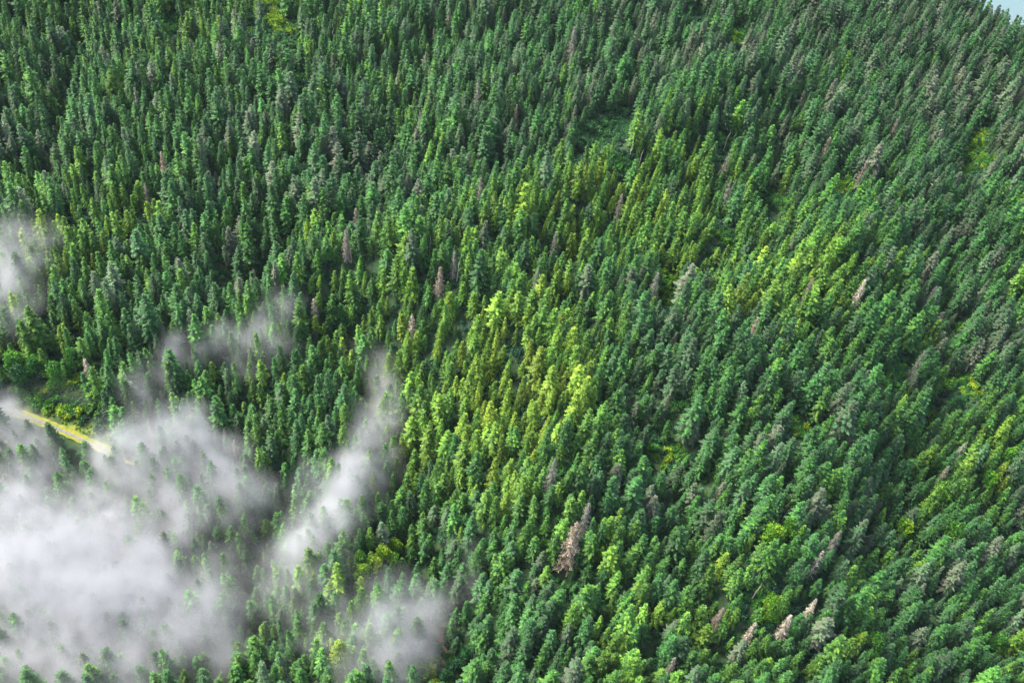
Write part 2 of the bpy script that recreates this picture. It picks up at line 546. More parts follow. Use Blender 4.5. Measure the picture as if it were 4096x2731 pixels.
# ------------------------------------------------------------------ trees that stand out
#  pixel of the crown's middle, height (m), lean, tint, form, label, short name for its neighbours
DEAD_LIST = [
    (572, 538, 40, .12, .76, 0, "big dying spruce with rusty orange top above a grey brown lower crown", "the rusty dying spruce"),
    (586, 514, 29, .05, .20, 0, "slim grey brown fading spruce directly behind the rusty orange dying spruce", None),
    (860, 291, 30, .06, 1.0, 0, "large bleached cream dead spruce, the whitest tree on the right slope", "the bleached cream spruce"),
    (809, 288, 24, .0, .55, 1, "pinkish half bare dead spruce left of the bleached cream one", "the half bare spruce"),
    (754, 327, 25, .08, .70, 2, "narrow dead spruce with a bare pale tip inside bright yellow green trees", None),
    (932, 295, 24, .0, .52, 1, "small pink brown dead top on the dark slope right of the bleached spruce", None),
    (919, 361, 27, .10, .14, 0, "sombre grey dead spruce leaning above the lush scrub on the dark right slope", "the sombre grey dead spruce"),
    (720, 615, 22, .0, .62, 0, "pale pink dead spruce crown among lime green trees low on the slope", "the pale pink dead spruce"),
    (752, 629, 22, .04, .85, 1, "yellowish half dead spruce showing a pale leaning stem beside the pink one", "the half dead spruce"),
    (787, 622, 22, .0, .90, 1, "cream tipped dead spruce between the yellowish one and the star shaped grey spruce", "the cream tipped spruce"),
    (812, 606, 22, .0, .95, 0, "ivory topped dying spruce just above the star shaped grey spruce", "the ivory topped spruce"),
    (837, 641, 22, .0, .42, 0, "brown grey dead spruce sunk in shade beside the star shaped grey spruce", "the sunken brown dead spruce"),
    (834, 540, 28, .18, .36, 0, "leaning taupe dead spruce with bushy twigs halfway down the right slope", "the taupe spruce"),
    (818, 559, 24, .10, .88, 2, "dead spruce with a white stripped tip in a row of leaning trees", "the white tipped spruce"),
    (945, 472, 20, .0, .55, 1, "small rosy dead spruce top next to round yellow green broadleaf crowns", "the rosy dead top"),
    (162, 159, 18, .0, .80, 1, "short sandy dead treetop in dense dark forest at upper left", None),
    (146, 192, 20, .0, .58, 2, "thin salmon dead spruce below the short sandy dead treetop", None),
    (516, 113, 22, .0, .62, 1, "pinkish white dead spruce standing alone beside a dark gap high on the slope", None),
    (620, 203, 24, .05, .56, 0, "salmon dead spruce in the bright spur of trees below the teal clearing", None),
    (356, 218, 24, .0, .60, 1, "tan dead spruce at the foot of the grey spruce stand", None),
    (420, 122, 25, .0, .22, 0, "stone grey dead spruce with a drooping skirt high on the slope", None),
    (478, 90, 31, .0, .10, 0, "very tall ash grey dying spruce with drooping boughs high on the slope", None),
    (573, 40, 34, .05, .20, 0, "broad brownish grey dead spruce near the top edge of the forest", None),
    (480, 188, 27, .0, .30, 2, "bleached bare spruce with spreading ribs above the dark gully", None),
    (726, 162, 22, .12, .60, 2, "rose tinted leaning dead pole of a spruce on the upper right slope", None),
    (728, 188, 23, .10, .34, 2, "dark skeletal dead spruce with pink top under the rose tinted pole", None),
    (863, 168, 28, .22, .66, 2, "sharply leaning dead spruce with pale bare stem on the upper right slope", None),
    (826, 147, 26, .12, .78, 1, "dead spruce with cream lower stem showing on the far right slope", None),
    (895, 126, 25, .12, .62, 2, "thin pinkish dead spruce in the shaded upper right forest", None),
    (215, 440, 16, .0, .58, 0, "left one of four brownish dead conifers above the fog", None),
    (225, 434, 16, .0, .66, 0, "rust brown dead conifer, second of the four above the fog", None),
    (237, 431, 17, .0, .60, 0, "pink tipped dead conifer, topmost of the four above the fog", None),
    (235, 446, 18, .0, .70, 0, "largest brown dead conifer of the four, lowest and nearest the fog", None),
    (149, 425, 15, .0, .55, 1, "lone pinkish dead conifer in the green belt above the road end", None),
    (86, 365, 18, .0, .88, 1, "conifer with a white dead tip beside the grassy clearing", None),
    (314, 306, 19, .0, .90, 1, "cream tipped dead conifer on the sunny ridge above the thin mist", None),
    (346, 240, 24, .0, .52, 0, "pinkish grey dead spruce next to two bare pale poles", None),
    (440, 277, 24, .0, .64, 0, "apricot topped dead spruce in the middle of the hillside", None),
    (454, 260, 22, .0, .30, 1, "dark brown dead spruce in a black gap beside the apricot topped one", None),
    (655, 284, 29, .03, .16, 1, "pale grey ribbed spruce beside the lime green clearing", None),
    (537, 279, 26, .0, .12, 0, "blue grey fading spruce with stripped boughs in mid slope greenery", None),
    (555, 240, 22, .0, .45, 1, "dull tan dead spruce among light green trees of the spur", None),
    (412, 323, 22, .0, .80, 1, "straw coloured half dead conifer above the bright ridge", None),
    (672, 664, 21, .0, .32, 1, "brown grey twiggy dead conifer near the bottom edge", "the twiggy brown conifer"),
    (553, 470, 27, .0, .10, 0, "pale sage grey dying spruce standing clear on the ridge flank", "the sage grey spruce"),
]
STAR_LIST = [
    (822, 629, 25, .02, .10, 1, 1.45, "big star shaped grey spruce with long pale boughs seen from above", "the star shaped spruce"),
    (609, 560, 27, .05, .72, 2, 1.30, "yellowish open spruce with a wide skirt standing clear of its neighbours", "the yellowish open spruce"),
    (740, 648, 20, .0, .14, 4, 1.15, "grey frosted spruce below the yellowish half dead spruce", None),
]
BROAD_LIST = [
    (374, 562, 13, .92, 0, "brightest yellow green broadleaf tree at the hole in the fog", "the yellow broadleaf clump"),
    (383, 552, 13, .86, 1, "yellow green broadleaf tree at the upper end of the clump in the fog hole", None),
    (364, 570, 12, .88, 2, "olive yellow broadleaf tree at the lower left end of the clump in the fog", None),
    (393, 560, 13, .74, 3, "broad leafy green tree on the right of the yellow clump in the fog", None),
    (360, 558, 12, .66, 0, "mid green round tree at the misty left of the yellow broadleaf clump", None),
    (395, 545, 12, .80, 1, "golden green round tree uphill of the yellow broadleaf clump", None),
    (941, 492, 17, .72, 2, "wide yellow green broadleaf crown on the dark right slope", "the wide broadleaf"),
    (955, 530, 16, .66, 3, "olive broadleaf tree with flat top below the wide yellow green crown", None),
    (905, 526, 16, .80, 0, "lemon green rounded tree among leaning spruces on the right slope", "the lemon green rounded tree"),
    (773, 533, 16, .76, 1, "acid green round broadleaf tree in the middle of spiky spruces", "the acid green round tree"),
    (788, 528, 16, .70, 2, "yellow green rounded tree touching the acid green one", None),
    (772, 604, 14, .78, 3, "lime broadleaf tree beside the shrubby gap low on the slope", "the lime broadleaf tree"),
    (454, 667, 14, .18, 0, "bluish green broadleaf tree at the edge of the low fog", "the bluish broadleaf"),
    (466, 655, 13, .26, 1, "cool green leafy tree behind the bluish broadleaf at the fog edge", None),
    (446, 676, 12, .34, 2, "small fresh green tree at the bottom edge beside the rust earth", None),
    (54, 371, 16, .62, 3, "largest rounded olive green tree in the row above the road clearing", None),
    (33, 365, 15, .46, 0, "pale green round tree with visible grey trunk above the road clearing", None),
    (13, 360, 15, .60, 1, "olive round tree at the left end of the row above the clearing", None),
    (72, 355, 15, .56, 2, "tall rounded green tree at the right end of the row above the clearing", None),
    (18, 373, 14, .34, 3, "shady green round tree low in the row above the clearing", None),
    (958, 402, 17, .34, 0, "large grey green leafy dome next to the mossy gap on the dark slope", "the leafy dome"),
    (1010, 455, 16, .62, 1, "olive leafy tree crowding the right border of the forest", "the olive border tree"),
    (1000, 640, 14, .60, 2, "dusky olive broadleaf crown in the darkest lower corner", "the dusky olive broadleaf"),
    (875, 640, 14, .64, 3, "olive tinged leafy tree right of the sunken brown dead spruce", None),
    (990, 478, 16, .66, 0, "golden olive broadleaf tree between the border and the wide yellow green crown", None),
]
SNAG_LIST = [
    (816, 267, 17, .25, "leaning bare pinkish pole in a dark gap above the half bare spruce"),
    (333, 32, 19, .0, "upright bare silver pole high on the forest slope"),
    (346, 246, 15, .02, "left one of two bare pale poles behind dense green trees"),
    (351, 250, 15, .04, "right one of two bare pale poles behind dense green trees"),
    (430, 244, 16, .02, "single bare pole in a black gap on the middle slope"),
    (458, 268, 18, .03, "bare silver pole beside the dark brown dead spruce"),
    (727, 138, 17, .20, "thin leaning bare stem in the upper right forest"),
    (78, 62, 20, -.12, "slanting whitened bare stem in the dark upper left forest"),
    (756, 590, 15, .18, "leaning grey stem exposed in the shrubby gap low on the slope"),
    (786, 512, 14, .22, "short slanting pale stem in shade below spiky spruces"),
    (632, 146, 14, .05, "slim pale stem at the lip of the teal clearing"),
    (641, 156, 13, .04, "stubby pale stem downhill of the teal clearing"),
]

# ------------------------------------------------------------------ spots for every tree
def view_base(x, y):
    z = height(x, y)
    return np.stack([x, y, z], 1), project(np.stack([x, y, z], 1))


SP = 6.35
gx, gy = np.meshgrid(np.arange(-560, 1080, SP), np.arange(40, 1180, SP * .866))
gx = gx + (np.arange(gx.shape[0]) % 2)[:, None] * SP * .5
gx, gy = gx.ravel(), gy.ravel()
gx = gx + RNG.uniform(-.42, .42, gx.size) * SP
gy = gy + RNG.uniform(-.42, .42, gy.size) * SP
P, (uv, dep) = view_base(gx, gy)
keep = (uv[:, 0] > -90) & (uv[:, 0] < 1110) & (uv[:, 1] > -70) & (uv[:, 1] < 790) & (edge_dist(gx, gy) < 45)
gap = fbm(gx, gy, 26, 21) * .6 + fbm(gx, gy, 60, 22) * .5
keep &= RNG.random(gx.size) > np.clip(.05 + np.maximum(0, gap - .55) * 1.6, 0, .85)
P, uv, dep = P[keep], uv[keep], dep[keep]
n = len(P)
tint = field(uv[:, 0], uv[:, 1], TINT, .47) + RNG.normal(0, .105, n) + .10 * fbm(P[:, 0], P[:, 1], 30, 31)
grey = RNG.random(n) < .10
tint[grey] -= RNG.uniform(.15, .35, grey.sum())
tint = np.clip(tint * .95 + .035, .02, .97)
spiky = RNG.random(n) < field(uv[:, 0], uv[:, 1], SPIKY, .60) - (tint - .45) * .5
form = np.where(spiky, RNG.integers(0, 6, n), RNG.integers(6, 12, n))
size = field(uv[:, 0], uv[:, 1], SIZE, 1.0) * .815 * np.clip(np.exp(RNG.normal(0, .22, n)), .55, 1.4) * (1 + .12 * fbm(P[:, 0], P[:, 1], 24, 41))
size *= 1 - .07 * np.clip((230 - uv[:, 1]) / 230, 0, 1)
small = RNG.random(n) < .20
size[small] *= RNG.uniform(.5, .78, small.sum())
giant = RNG.random(n) < .035
size[giant] *= 1.25
wide = size * RNG.uniform(.90, 1.28, n)
tone = np.clip(np.exp(RNG.normal(0, .20, n)), .6, 1.6)
spin = RNG.random(n) * 6.283
tall = np.array([f[1] for f in FORMS])[form] * size

# special trees first: they claim their ground
special = []            # (x, y, z, keep-out radius, height, crown pixel)


def claim(px, py, h, mid=.66, out=3.6):
    g = ground(px, py, h * mid)
    special.append((g[0], g[1], g[2], out, h, px, py))
    return g


BROAD_LIST = [(r[0], r[1], r[2] * 1.3, *r[3:]) for r in BROAD_LIST]     # grown above their shady neighbours
alive = np.ones(n, bool)
placed = {}
for key, lst, mid in (("dead", DEAD_LIST, .68), ("star", STAR_LIST, .6), ("broad", BROAD_LIST, .66), ("snag", SNAG_LIST, .6)):
    for k, row in enumerate(lst):
        placed[key, k] = claim(row[0], row[1], row[2], mid, 4.6 if key in ("star", "broad") else 3.6)
top = P + np.stack([0 * tall, 0 * tall, tall], 1)
uvt, _ = project(top)
for (x, y, z, r, h, px, py) in special:
    alive &= np.hypot(P[:, 0] - x, P[:, 1] - y) > r
    # neighbours on the near side stay lower than the tree itself, so its crown stands free
    dd = np.hypot(P[:, 0] - x, P[:, 1] - y)
    near = (dd < 9) & (np.hypot(P[:, 0], P[:, 1]) < math.hypot(x, y)) & (P[:, 2] + tall > z + h * .74)
    size[near] *= .66
    wide[near] *= .8
tall = np.array([f[1] for f in FORMS])[form] * size
cam_d = np.linalg.norm(P - CAM, axis=1)
for (x, y, z, r, h, px, py) in special:
    # whatever would stand in front of the upper part of the crown is a younger, lower tree
    axis = np.array([[x, y, z + h * q] for q in (.5, .65, .8, .95)])
    apx, adep = project(axis)
    for factor in (.72, .72, 0):
        ut, _ = project(P + np.stack([0 * tall, 0 * tall, tall], 1))
        hit = np.zeros(n, bool)
        for (ax_, ay_) in apx:
            ab = ut - uv
            t = np.clip(((ax_ - uv[:, 0]) * ab[:, 0] + (ay_ - uv[:, 1]) * ab[:, 1]) / np.maximum(1e-6, (ab ** 2).sum(1)), 0, 1)
            dd = np.hypot(uv[:, 0] + ab[:, 0] * t - ax_, uv[:, 1] + ab[:, 1] * t - ay_)
            hit |= dd < 3.0 + 3.0 * (1 - t) * F / dep * .6
        hit &= cam_d < np.linalg.norm(axis[1] - CAM)
        if factor:
            size[hit] *= factor
            wide[hit] *= .85
        else:
            alive &= ~hit
        tall = np.array([f[1] for f in FORMS])[form] * size
tall = np.array([f[1] for f in FORMS])[form] * size
uvt, _ = project(P + np.stack([0 * tall, 0 * tall, tall], 1))
open_at = []
for (px, py, r, kind) in OPEN:
    r = r * {"lush": .8, "teal": 1.2, "lime": 1.35, "gold": 1.25}.get(kind, 1.0)
    g = ground(px, py)
    open_at.append((g, r * float(np.linalg.norm(g - CAM)) / F, kind))
    a, b = uv, uvt
    ab = b - a
    t = np.clip(((px - a[:, 0]) * ab[:, 0] + (py - a[:, 1]) * ab[:, 1]) / np.maximum(1e-6, (ab ** 2).sum(1)), 0, 1)
    dd = np.hypot(a[:, 0] + ab[:, 0] * t - px, a[:, 1] + ab[:, 1] * t - py)
    alive &= dd > r + 2.0 + 3.0 * (1 - t) * F / dep * .5
for arr in ("P", "uv", "uvt", "dep", "tint", "form", "size", "wide", "tone", "spin", "tall"):
    globals()[arr] = globals()[arr][alive]
n = len(P)
print("trees", n)

# which 300 show largest: nearest, tall, clear of the fog and inside the frame
mid_px = (uv + 2 * uvt) / 3
score = tall * wide * F / dep
inside = (uvt[:, 0] > 6) & (uvt[:, 0] < 1018) & (uvt[:, 1] > 4) & (mid_px[:, 1] < 672)
score = np.where(inside, score, 0) / dep
for i in range(n):
    if hidden_by_fog(*mid_px[i]):
        score[i] = 0
order = np.argsort(-score)
single = order[:300]
is_single = np.zeros(n, bool)
is_single[single] = True


# ------------------------------------------------------------------ objects
def put(name, data, parent=None):
    o = bpy.data.objects.new(name, data)
    COL.objects.link(o)
    if parent is not None:
        o.parent = parent
    return o


def tag(o, label=None, cat=None, group=None, kind=None):
    for k, v in (("label", label), ("category", cat), ("group", group), ("kind", kind)):
        if v:
            o[k] = v


def tree(name, label, cat, group, loc, crown, trunk, sxy, sz, rot, tnt, tn, lean=0.0, leafname="crown"):
    e = put(name, None)
    e.empty_display_size = 1
    e.location = [float(v) for v in loc]
    e.scale = (sxy, sxy, sz)
    if lean:
        e.rotation_euler = (0, math.atan(lean * .14), 0)
    tag(e, label, cat, group)
    for nm, me in ((leafname, crown), ("trunk", trunk)):
        c = put(nm, me, e)
        c.rotation_euler = (0, 0, rot)
        c["tint"] = float(tnt)
        c["tone"] = float(tn)
    return e


LAND = []               # pixel, short name
for k, (px, py, h, lean, tn, fm, label, short) in enumerate(DEAD_LIST):
    H, cr, tr = DEADS[(fm + 3 * (k % 2)) % 6]
    s = h / H
    tree("dead_spruce", label, "dead tree", "dead and dying spruces in the forest", placed["dead", k], cr, tr, s * (1.1 if k == 0 else random.uniform(.9, 1.1)), s, random.random() * 6, tn, 1.0, lean)
    if short:
        LAND.append((px, py, short))
for k, (px, py, h, lean, tn, fm, w, label, short) in enumerate(STAR_LIST):
    _, H, cr, tr = FORMS[fm]
    s = h / H
    tree("spruce_tree", label, "spruce", "living spruces and hemlocks low on the slope", placed["star", k], cr, tr, s * w, s, random.random() * 6, tn, 1.15, lean)
    if short:
        LAND.append((px, py, short))
for k, (px, py, h, tn, fm, label, short) in enumerate(BROAD_LIST):
    H, cr, tr = BROAD[fm]
    s = h / H
    tree("broadleaf_tree", label, "broadleaf tree", "broadleaf trees among the conifers", placed["broad", k], cr, tr, s * random.uniform(.85, 1.05), s, random.random() * 6, tn, random.uniform(.95, 1.15))
    if short:
        LAND.append((px, py, short))
for k, (px, py, h, lean, label) in enumerate(SNAG_LIST):
    H, pole = SNAGS[k % 3]
    s = h / H
    e = put("bare_tree_pole", pole)
    e.location = placed["snag", k].tolist()
    e.scale = (s * 1.1, s * 1.1, s)
    e.rotation_euler = (0, math.atan(lean * .3), random.random() * .4)
    tag(e, label, "dead trunk", "bare standing poles")

# the 300: label by look and by the nearest tree that stands out
ORD = ["nearest", "second", "third", "fourth", "fifth", "sixth", "seventh", "eighth", "ninth", "tenth", "eleventh", "twelfth"]
DIRS = ["right of", "below and right of", "below", "below and left of", "left of", "above and left of", "above", "above and right of"]


def colour_word(t, tn):
    c = "grey green" if t < .2 else "sage green" if t < .31 else "deep green" if t < .46 else "mid green" if t < .6 else "fresh green" if t < .73 else "yellow green"
    return ("dark " if tn < .82 and "deep" not in c else "pale " if tn > 1.25 and "deep" not in c else "") + c


buckets = {}
for i in single:
    x, y = mid_px[i]
    best = min(LAND, key=lambda l: (l[0] - x) ** 2 + (l[1] - y) ** 2)
    dx, dy = x - best[0], y - best[1]
    o8 = int(round(math.atan2(dy, dx) / (math.pi / 4))) % 8
    buckets.setdefault((best[2], o8), []).append((math.hypot(dx, dy), int(i)))
labels = {}
for (short, o8), rows in buckets.items():
    for k, (_, i) in enumerate(sorted(rows)):
        kind = FORMS[form[i]][0]
        hgt = "tall" if tall[i] > 31 else "short" if tall[i] < 20 else "slim" if wide[i] < size[i] * .93 else "stout" if wide[i] > size[i] * 1.12 else "plain"
        what = "spiky" if kind == "spruce" else "bushy"
        labels[i] = f"{hgt} {what} {colour_word(tint[i], tone[i])} conifer, {ORD[min(k, 11)]} {DIRS[o8]} {short}".replace("plain ", "")
proto = {}
for i in single:
    i = int(i)
    kind, H, cr, tr = FORMS[form[i]]
    e = tree("spruce_tree" if kind == "spruce" else "hemlock_tree", labels[i], "conifer", "living spruces and hemlocks low on the slope",
             P[i], cr, tr, float(wide[i]), float(size[i]), float(spin[i]), tint[i], tone[i])
    proto.setdefault(int(form[i]), e)
bpy.context.view_layer.update()


# ------------------------------------------------------------------ the rest of the wood and the undergrowth
def scatter(name, pts, attrs, protos, label, cat, kind="stuff"):
    """points carrying attributes; every point grows the tree of its form"""
    me = bpy.data.meshes.new(name)
    me.vertices.add(len(pts))
    me.vertices.foreach_set("co", np.asarray(pts, np.float32).ravel())
    for k, v in attrs.items():
        v = np.asarray(v)
        if v.ndim == 2:
            at = me.attributes.new(k, "FLOAT_VECTOR", "POINT")
            at.data.foreach_set("vector", v.astype(np.float32).ravel())
        elif v.dtype.kind == "i":
            at = me.attributes.new(k, "INT", "POINT")
            at.data.foreach_set("value", v.astype(np.int32))
        else:
            at = me.attributes.new(k, "FLOAT", "POINT")
            at.data.foreach_set("value", v.astype(np.float32))
    o = put(name, me)
    ng = bpy.data.node_groups.new(name, "GeometryNodeTree")
    ng.interface.new_socket("Geometry", in_out="INPUT", socket_type="NodeSocketGeometry")
    ng.interface.new_socket("Geometry", in_out="OUTPUT", socket_type="NodeSocketGeometry")
    gi, go = ng.nodes.new("NodeGroupInput"), ng.nodes.new("NodeGroupOutput")
    L = ng.links.new
    pts_n = ng.nodes.new("GeometryNodeMeshToPoints")
    L(gi.outputs[0], pts_n.inputs["Mesh"])

    def attr(nm, typ):
        a = ng.nodes.new("GeometryNodeInputNamedAttribute")
        a.data_type = typ
        a.inputs["Name"].default_value = nm
        return next(s for s in a.outputs if s.enabled and s.name == "Attribute")
    fm, rot, sc = attr("form", "INT"), attr("turn", "FLOAT_VECTOR"), attr("grow", "FLOAT_VECTOR")
    join = ng.nodes.new("GeometryNodeJoinGeometry")
    for k, objs in protos.items():
        cmp_ = ng.nodes.new("FunctionNodeCompare")
        cmp_.data_type = "INT"
        cmp_.operation = "EQUAL"
        L(fm, next(s for s in cmp_.inputs if s.enabled and s.name == "A"))
        next(s for s in cmp_.inputs if s.enabled and s.name == "B").default_value = k
        j2 = ng.nodes.new("GeometryNodeJoinGeometry")
        for ob in objs:
            oi = ng.nodes.new("GeometryNodeObjectInfo")
            oi.transform_space = "ORIGINAL"
            oi.inputs["Object"].default_value = ob
            oi.inputs["As Instance"].default_value = False
            L(oi.outputs["Geometry"], j2.inputs[0])
        g2i = ng.nodes.new("GeometryNodeGeometryToInstance")
        L(j2.outputs[0], g2i.inputs[0])
        iop = ng.nodes.new("GeometryNodeInstanceOnPoints")
        L(pts_n.outputs[0], iop.inputs["Points"])
        L(cmp_.outputs[0], iop.inputs["Selection"])
        L(g2i.outputs[0], iop.inputs["Instance"])
        e2r = ng.nodes.new("FunctionNodeEulerToRotation")
        L(rot, e2r.inputs[0])
        L(e2r.outputs[0], iop.inputs["Rotation"])
        L(sc, iop.inputs["Scale"])
        L(iop.outputs[0], join.inputs[0])
    L(join.outputs[0], go.inputs[0])
    md = o.modifiers.new("growth", "NODES")
    md.node_group = ng
    tag(o, label, cat, None, kind)
    return o


missing = [k for k in range(12) if k not in proto]
for k in missing:       # a form none of the 300 uses borrows its neighbour's
    alt = next(j for j in list(range(k - k % 6, k - k % 6 + 6)) + list(range(12)) if j in proto)
    proto[k] = proto[alt]
rest = ~is_single
ntilt = RNG.normal(0, .045, (n, 2))
scatter("forest", P[rest] - [0, 0, .2], {
    "form": form[rest].astype(np.int32), "tint": tint[rest], "tone": tone[rest],
    "turn": np.stack([ntilt[rest, 0], ntilt[rest, 1], spin[rest]], 1), "grow": np.stack([wide[rest], wide[rest], size[rest]], 1)},
    {k: list(e.children) for k, e in proto.items()},
    "dense green conifer forest covering the whole mountainside behind the nearer trees", "forest")

# bushes: everywhere below the trees, thick and bright in the openings
BUSHES = [bush(800 + i) for i in range(3)]
bx, by = np.meshgrid(np.arange(-560, 1080, 4.0), np.arange(40, 1180, 4.0))
bx, by = bx.ravel() + RNG.uniform(-2, 2, bx.size), by.ravel() + RNG.uniform(-2, 2, by.size)
bp, (buv, _) = view_base(bx, by)
kk = (buv[:, 0] > -40) & (buv[:, 0] < 1064) & (buv[:, 1] > -30) & (buv[:, 1] < 740) & (edge_dist(bx, by) < 30) & (RNG.random(bx.size) < .9)
bp, buv = bp[kk], buv[kk]
btint = np.clip(.26 + .20 * fbm(bp[:, 0], bp[:, 1], 40, 61) + RNG.normal(0, .08, len(bp)), 0, .7)
bsize = RNG.uniform(.75, 1.8, len(bp))
COVER = {"verge": .93, "gold": .86, "lush": .50, "teal": .24, "lime": .74, "earth": .9}
ex_p, ex_t, ex_s = [], [], []
for g, r, kind in open_at:
    cnt = int(min(160, max(14, r * r * (.14 if kind in ("verge", "earth") else 1.5))))
    for _ in range(cnt):
        a, q = random.random() * 6.283, math.sqrt(random.random()) * r * 1.9
        x, y = g[0] + math.cos(a) * q, g[1] + math.sin(a) * q
        ex_p.append((x, y, float(height(x, y))))
        ex_t.append(min(1, max(0, COVER[kind] + random.gauss(0, .10))))
        ex_s.append(random.uniform(.25, .5) if kind in ("verge", "earth") else random.uniform(.9, 1.9))
ROADPX = [(-60, 418), (-25, 411), (0, 411), (20, 413), (42, 421), (62, 429), (84, 439), (107, 449), (140, 462), (190, 476), (240, 500)]
ROADW = [ground(*p) for p in ROADPX]
rd = seg_dist(bp[:, 0], bp[:, 1], [w[:2] for w in ROADW])
k2 = rd > 6
bp, btint, bsize = bp[k2], btint[k2], bsize[k2]
ex_p, ex_t, ex_s = np.array(ex_p), np.array(ex_t), np.array(ex_s)
k3 = seg_dist(ex_p[:, 0], ex_p[:, 1], [w[:2] for w in ROADW]) > 2.6
bp = np.vstack([bp, ex_p[k3]])
btint = np.concatenate([btint, ex_t[k3]])
bsize = np.concatenate([bsize, ex_s[k3]])
nb = len(bp)
print("bushes", nb)
cover = Mesh()
# three bush forms: real shrubs in the lime clearing, copied by the undergrowth
SHRUB_AT = [(666, 287, "lime green shrub in the small clearing beside the pale grey ribbed spruce", .78),
            (976, 150, "vivid green shrub in the sunlit gap on the dark upper right slope", .68),
            (609, 128, "teal green shrub in the hollow clearing at the top of the dark gully", .12)]
shr = []
for k, (px, py, label, tn) in enumerate(SHRUB_AT):
    g = ground(px, py)
    e = put("shrub", BUSHES[k].build("foliage_form", LEAF))
    e.location = g.tolist()
    e.scale = (1.6, 1.6, 1.5)
    e["tint"], e["tone"] = tn, 1.05
    tag(e, label, "shrub", "shrubs in the clearings")
    shr.append(e)
scatter("undergrowth", bp, {
    "form": RNG.integers(0, 3, nb).astype(np.int32), "tint": btint, "tone": np.clip(np.exp(RNG.normal(0, .2, nb)), .6, 1.5),
    "turn": np.stack([np.zeros(nb), np.zeros(nb), RNG.random(nb) * 6.283], 1), "grow": np.stack([bsize, bsize, bsize * RNG.uniform(.7, 1.2, nb)], 1)},
    {k: [e] for k, e in enumerate(shr)},
    "leafy undergrowth filling the gaps and clearings between the conifers", "undergrowth")

# ------------------------------------------------------------------ ground, road, water
def grid_mesh(name, xs, ys, zf):
    X, Y = np.meshgrid(xs, ys)
    Z = zf(X.ravel(), Y.ravel())
    co = np.stack([X.ravel(), Y.ravel(), Z], 1)
    nx, ny = len(xs), len(ys)
    idx = np.arange(nx * ny).reshape(ny, nx)
    f = np.stack([idx[:-1, :-1], idx[:-1, 1:], idx[1:, 1:], idx[1:, :-1]], -1).reshape(-1, 4)
    me = bpy.data.meshes.new(name)
    me.from_pydata(co.tolist(), [], f.tolist())
    me.polygons.foreach_set("use_smooth", np.ones(len(f), bool))
    return me, co


xs = np.concatenate([np.linspace(-2500, -600, 20)[:-1], np.arange(-600, 1150, 5.0), np.linspace(1150, 4000, 30)])
ys = np.concatenate([np.linspace(-1500, 20, 16)[:-1], np.arange(20, 1250, 5.0), np.linspace(1250, 5000, 40)])
gm, gco = grid_mesh("ground", xs, ys, lambda x, y: np.maximum(height(x, y), -420))
grass = np.zeros(len(gco))
earth = np.zeros(len(gco))
for g, r, kind in open_at:
    w = np.exp(-((gco[:, 0] - g[0]) ** 2 + (gco[:, 1] - g[1]) ** 2) / (r * 1.1) ** 2)
    if kind == "earth":
        earth = np.maximum(earth, w)
    else:
        grass = np.maximum(grass, w * (1.0 if kind in ("gold", "verge") else .25))
for nm, v in (("grass", grass), ("earth", earth)):
    at = gm.attributes.new(nm, "FLOAT", "POINT")
    at.data.foreach_set("value", v.astype(np.float32))
mt, nt, out = material("forest_floor")
L = nt.links.new
tc = N(nt, "ShaderNodeTexCoord")
n1 = N(nt, "ShaderNodeTexNoise")
n1.inputs["Scale"].default_value = .25
n1.inputs["Detail"].default_value = 8
L(tc.outputs["Object"], n1.inputs["Vector"])
r0 = ramp(nt, [(.35, (.016, .036, .014)), (.55, (.026, .066, .018)), (.7, (.045, .06, .025))])
L(n1.outputs[0], r0.inputs[0])
r1 = ramp(nt, [(.35, (.09, .17, .02)), (.55, (.18, .24, .03)), (.7, (.30, .26, .05))])
L(n1.outputs[0], r1.inputs[0])
r2 = ramp(nt, [(.35, (.22, .11, .07)), (.6, (.33, .19, .13))])
L(n1.outputs[0], r2.inputs[0])
ga = N(nt, "ShaderNodeAttribute", attribute_name="grass")
ea = N(nt, "ShaderNodeAttribute", attribute_name="earth")
mx = N(nt, "ShaderNodeMix", data_type="RGBA")
L(ga.outputs["Fac"], mx.inputs["Factor"])
L(r0.outputs[0], mx.inputs[6])
L(r1.outputs[0], mx.inputs[7])
mx2 = N(nt, "ShaderNodeMix", data_type="RGBA")
L(ea.outputs["Fac"], mx2.inputs["Factor"])
L(mx.outputs[2], mx2.inputs[6])
L(r2.outputs[0], mx2.inputs[7])
bs = N(nt, "ShaderNodeBsdfPrincipled")
bs.inputs["Roughness"].default_value = .95
L(mx2.outputs[2], bs.inputs["Base Color"])
bmp = N(nt, "ShaderNodeBump")
bmp.inputs["Strength"].default_value = .6
bmp.inputs["Distance"].default_value = 1.0
L(n1.outputs[0], bmp.inputs["Height"])
L(bmp.outputs[0], bs.inputs["Normal"])
L(bs.outputs[0], out.inputs["Surface"])
gm.materials.append(mt)
go_ = put("ground", gm)
tag(go_, "mossy forest floor of the mountainside under the trees", "ground", None, "structure")


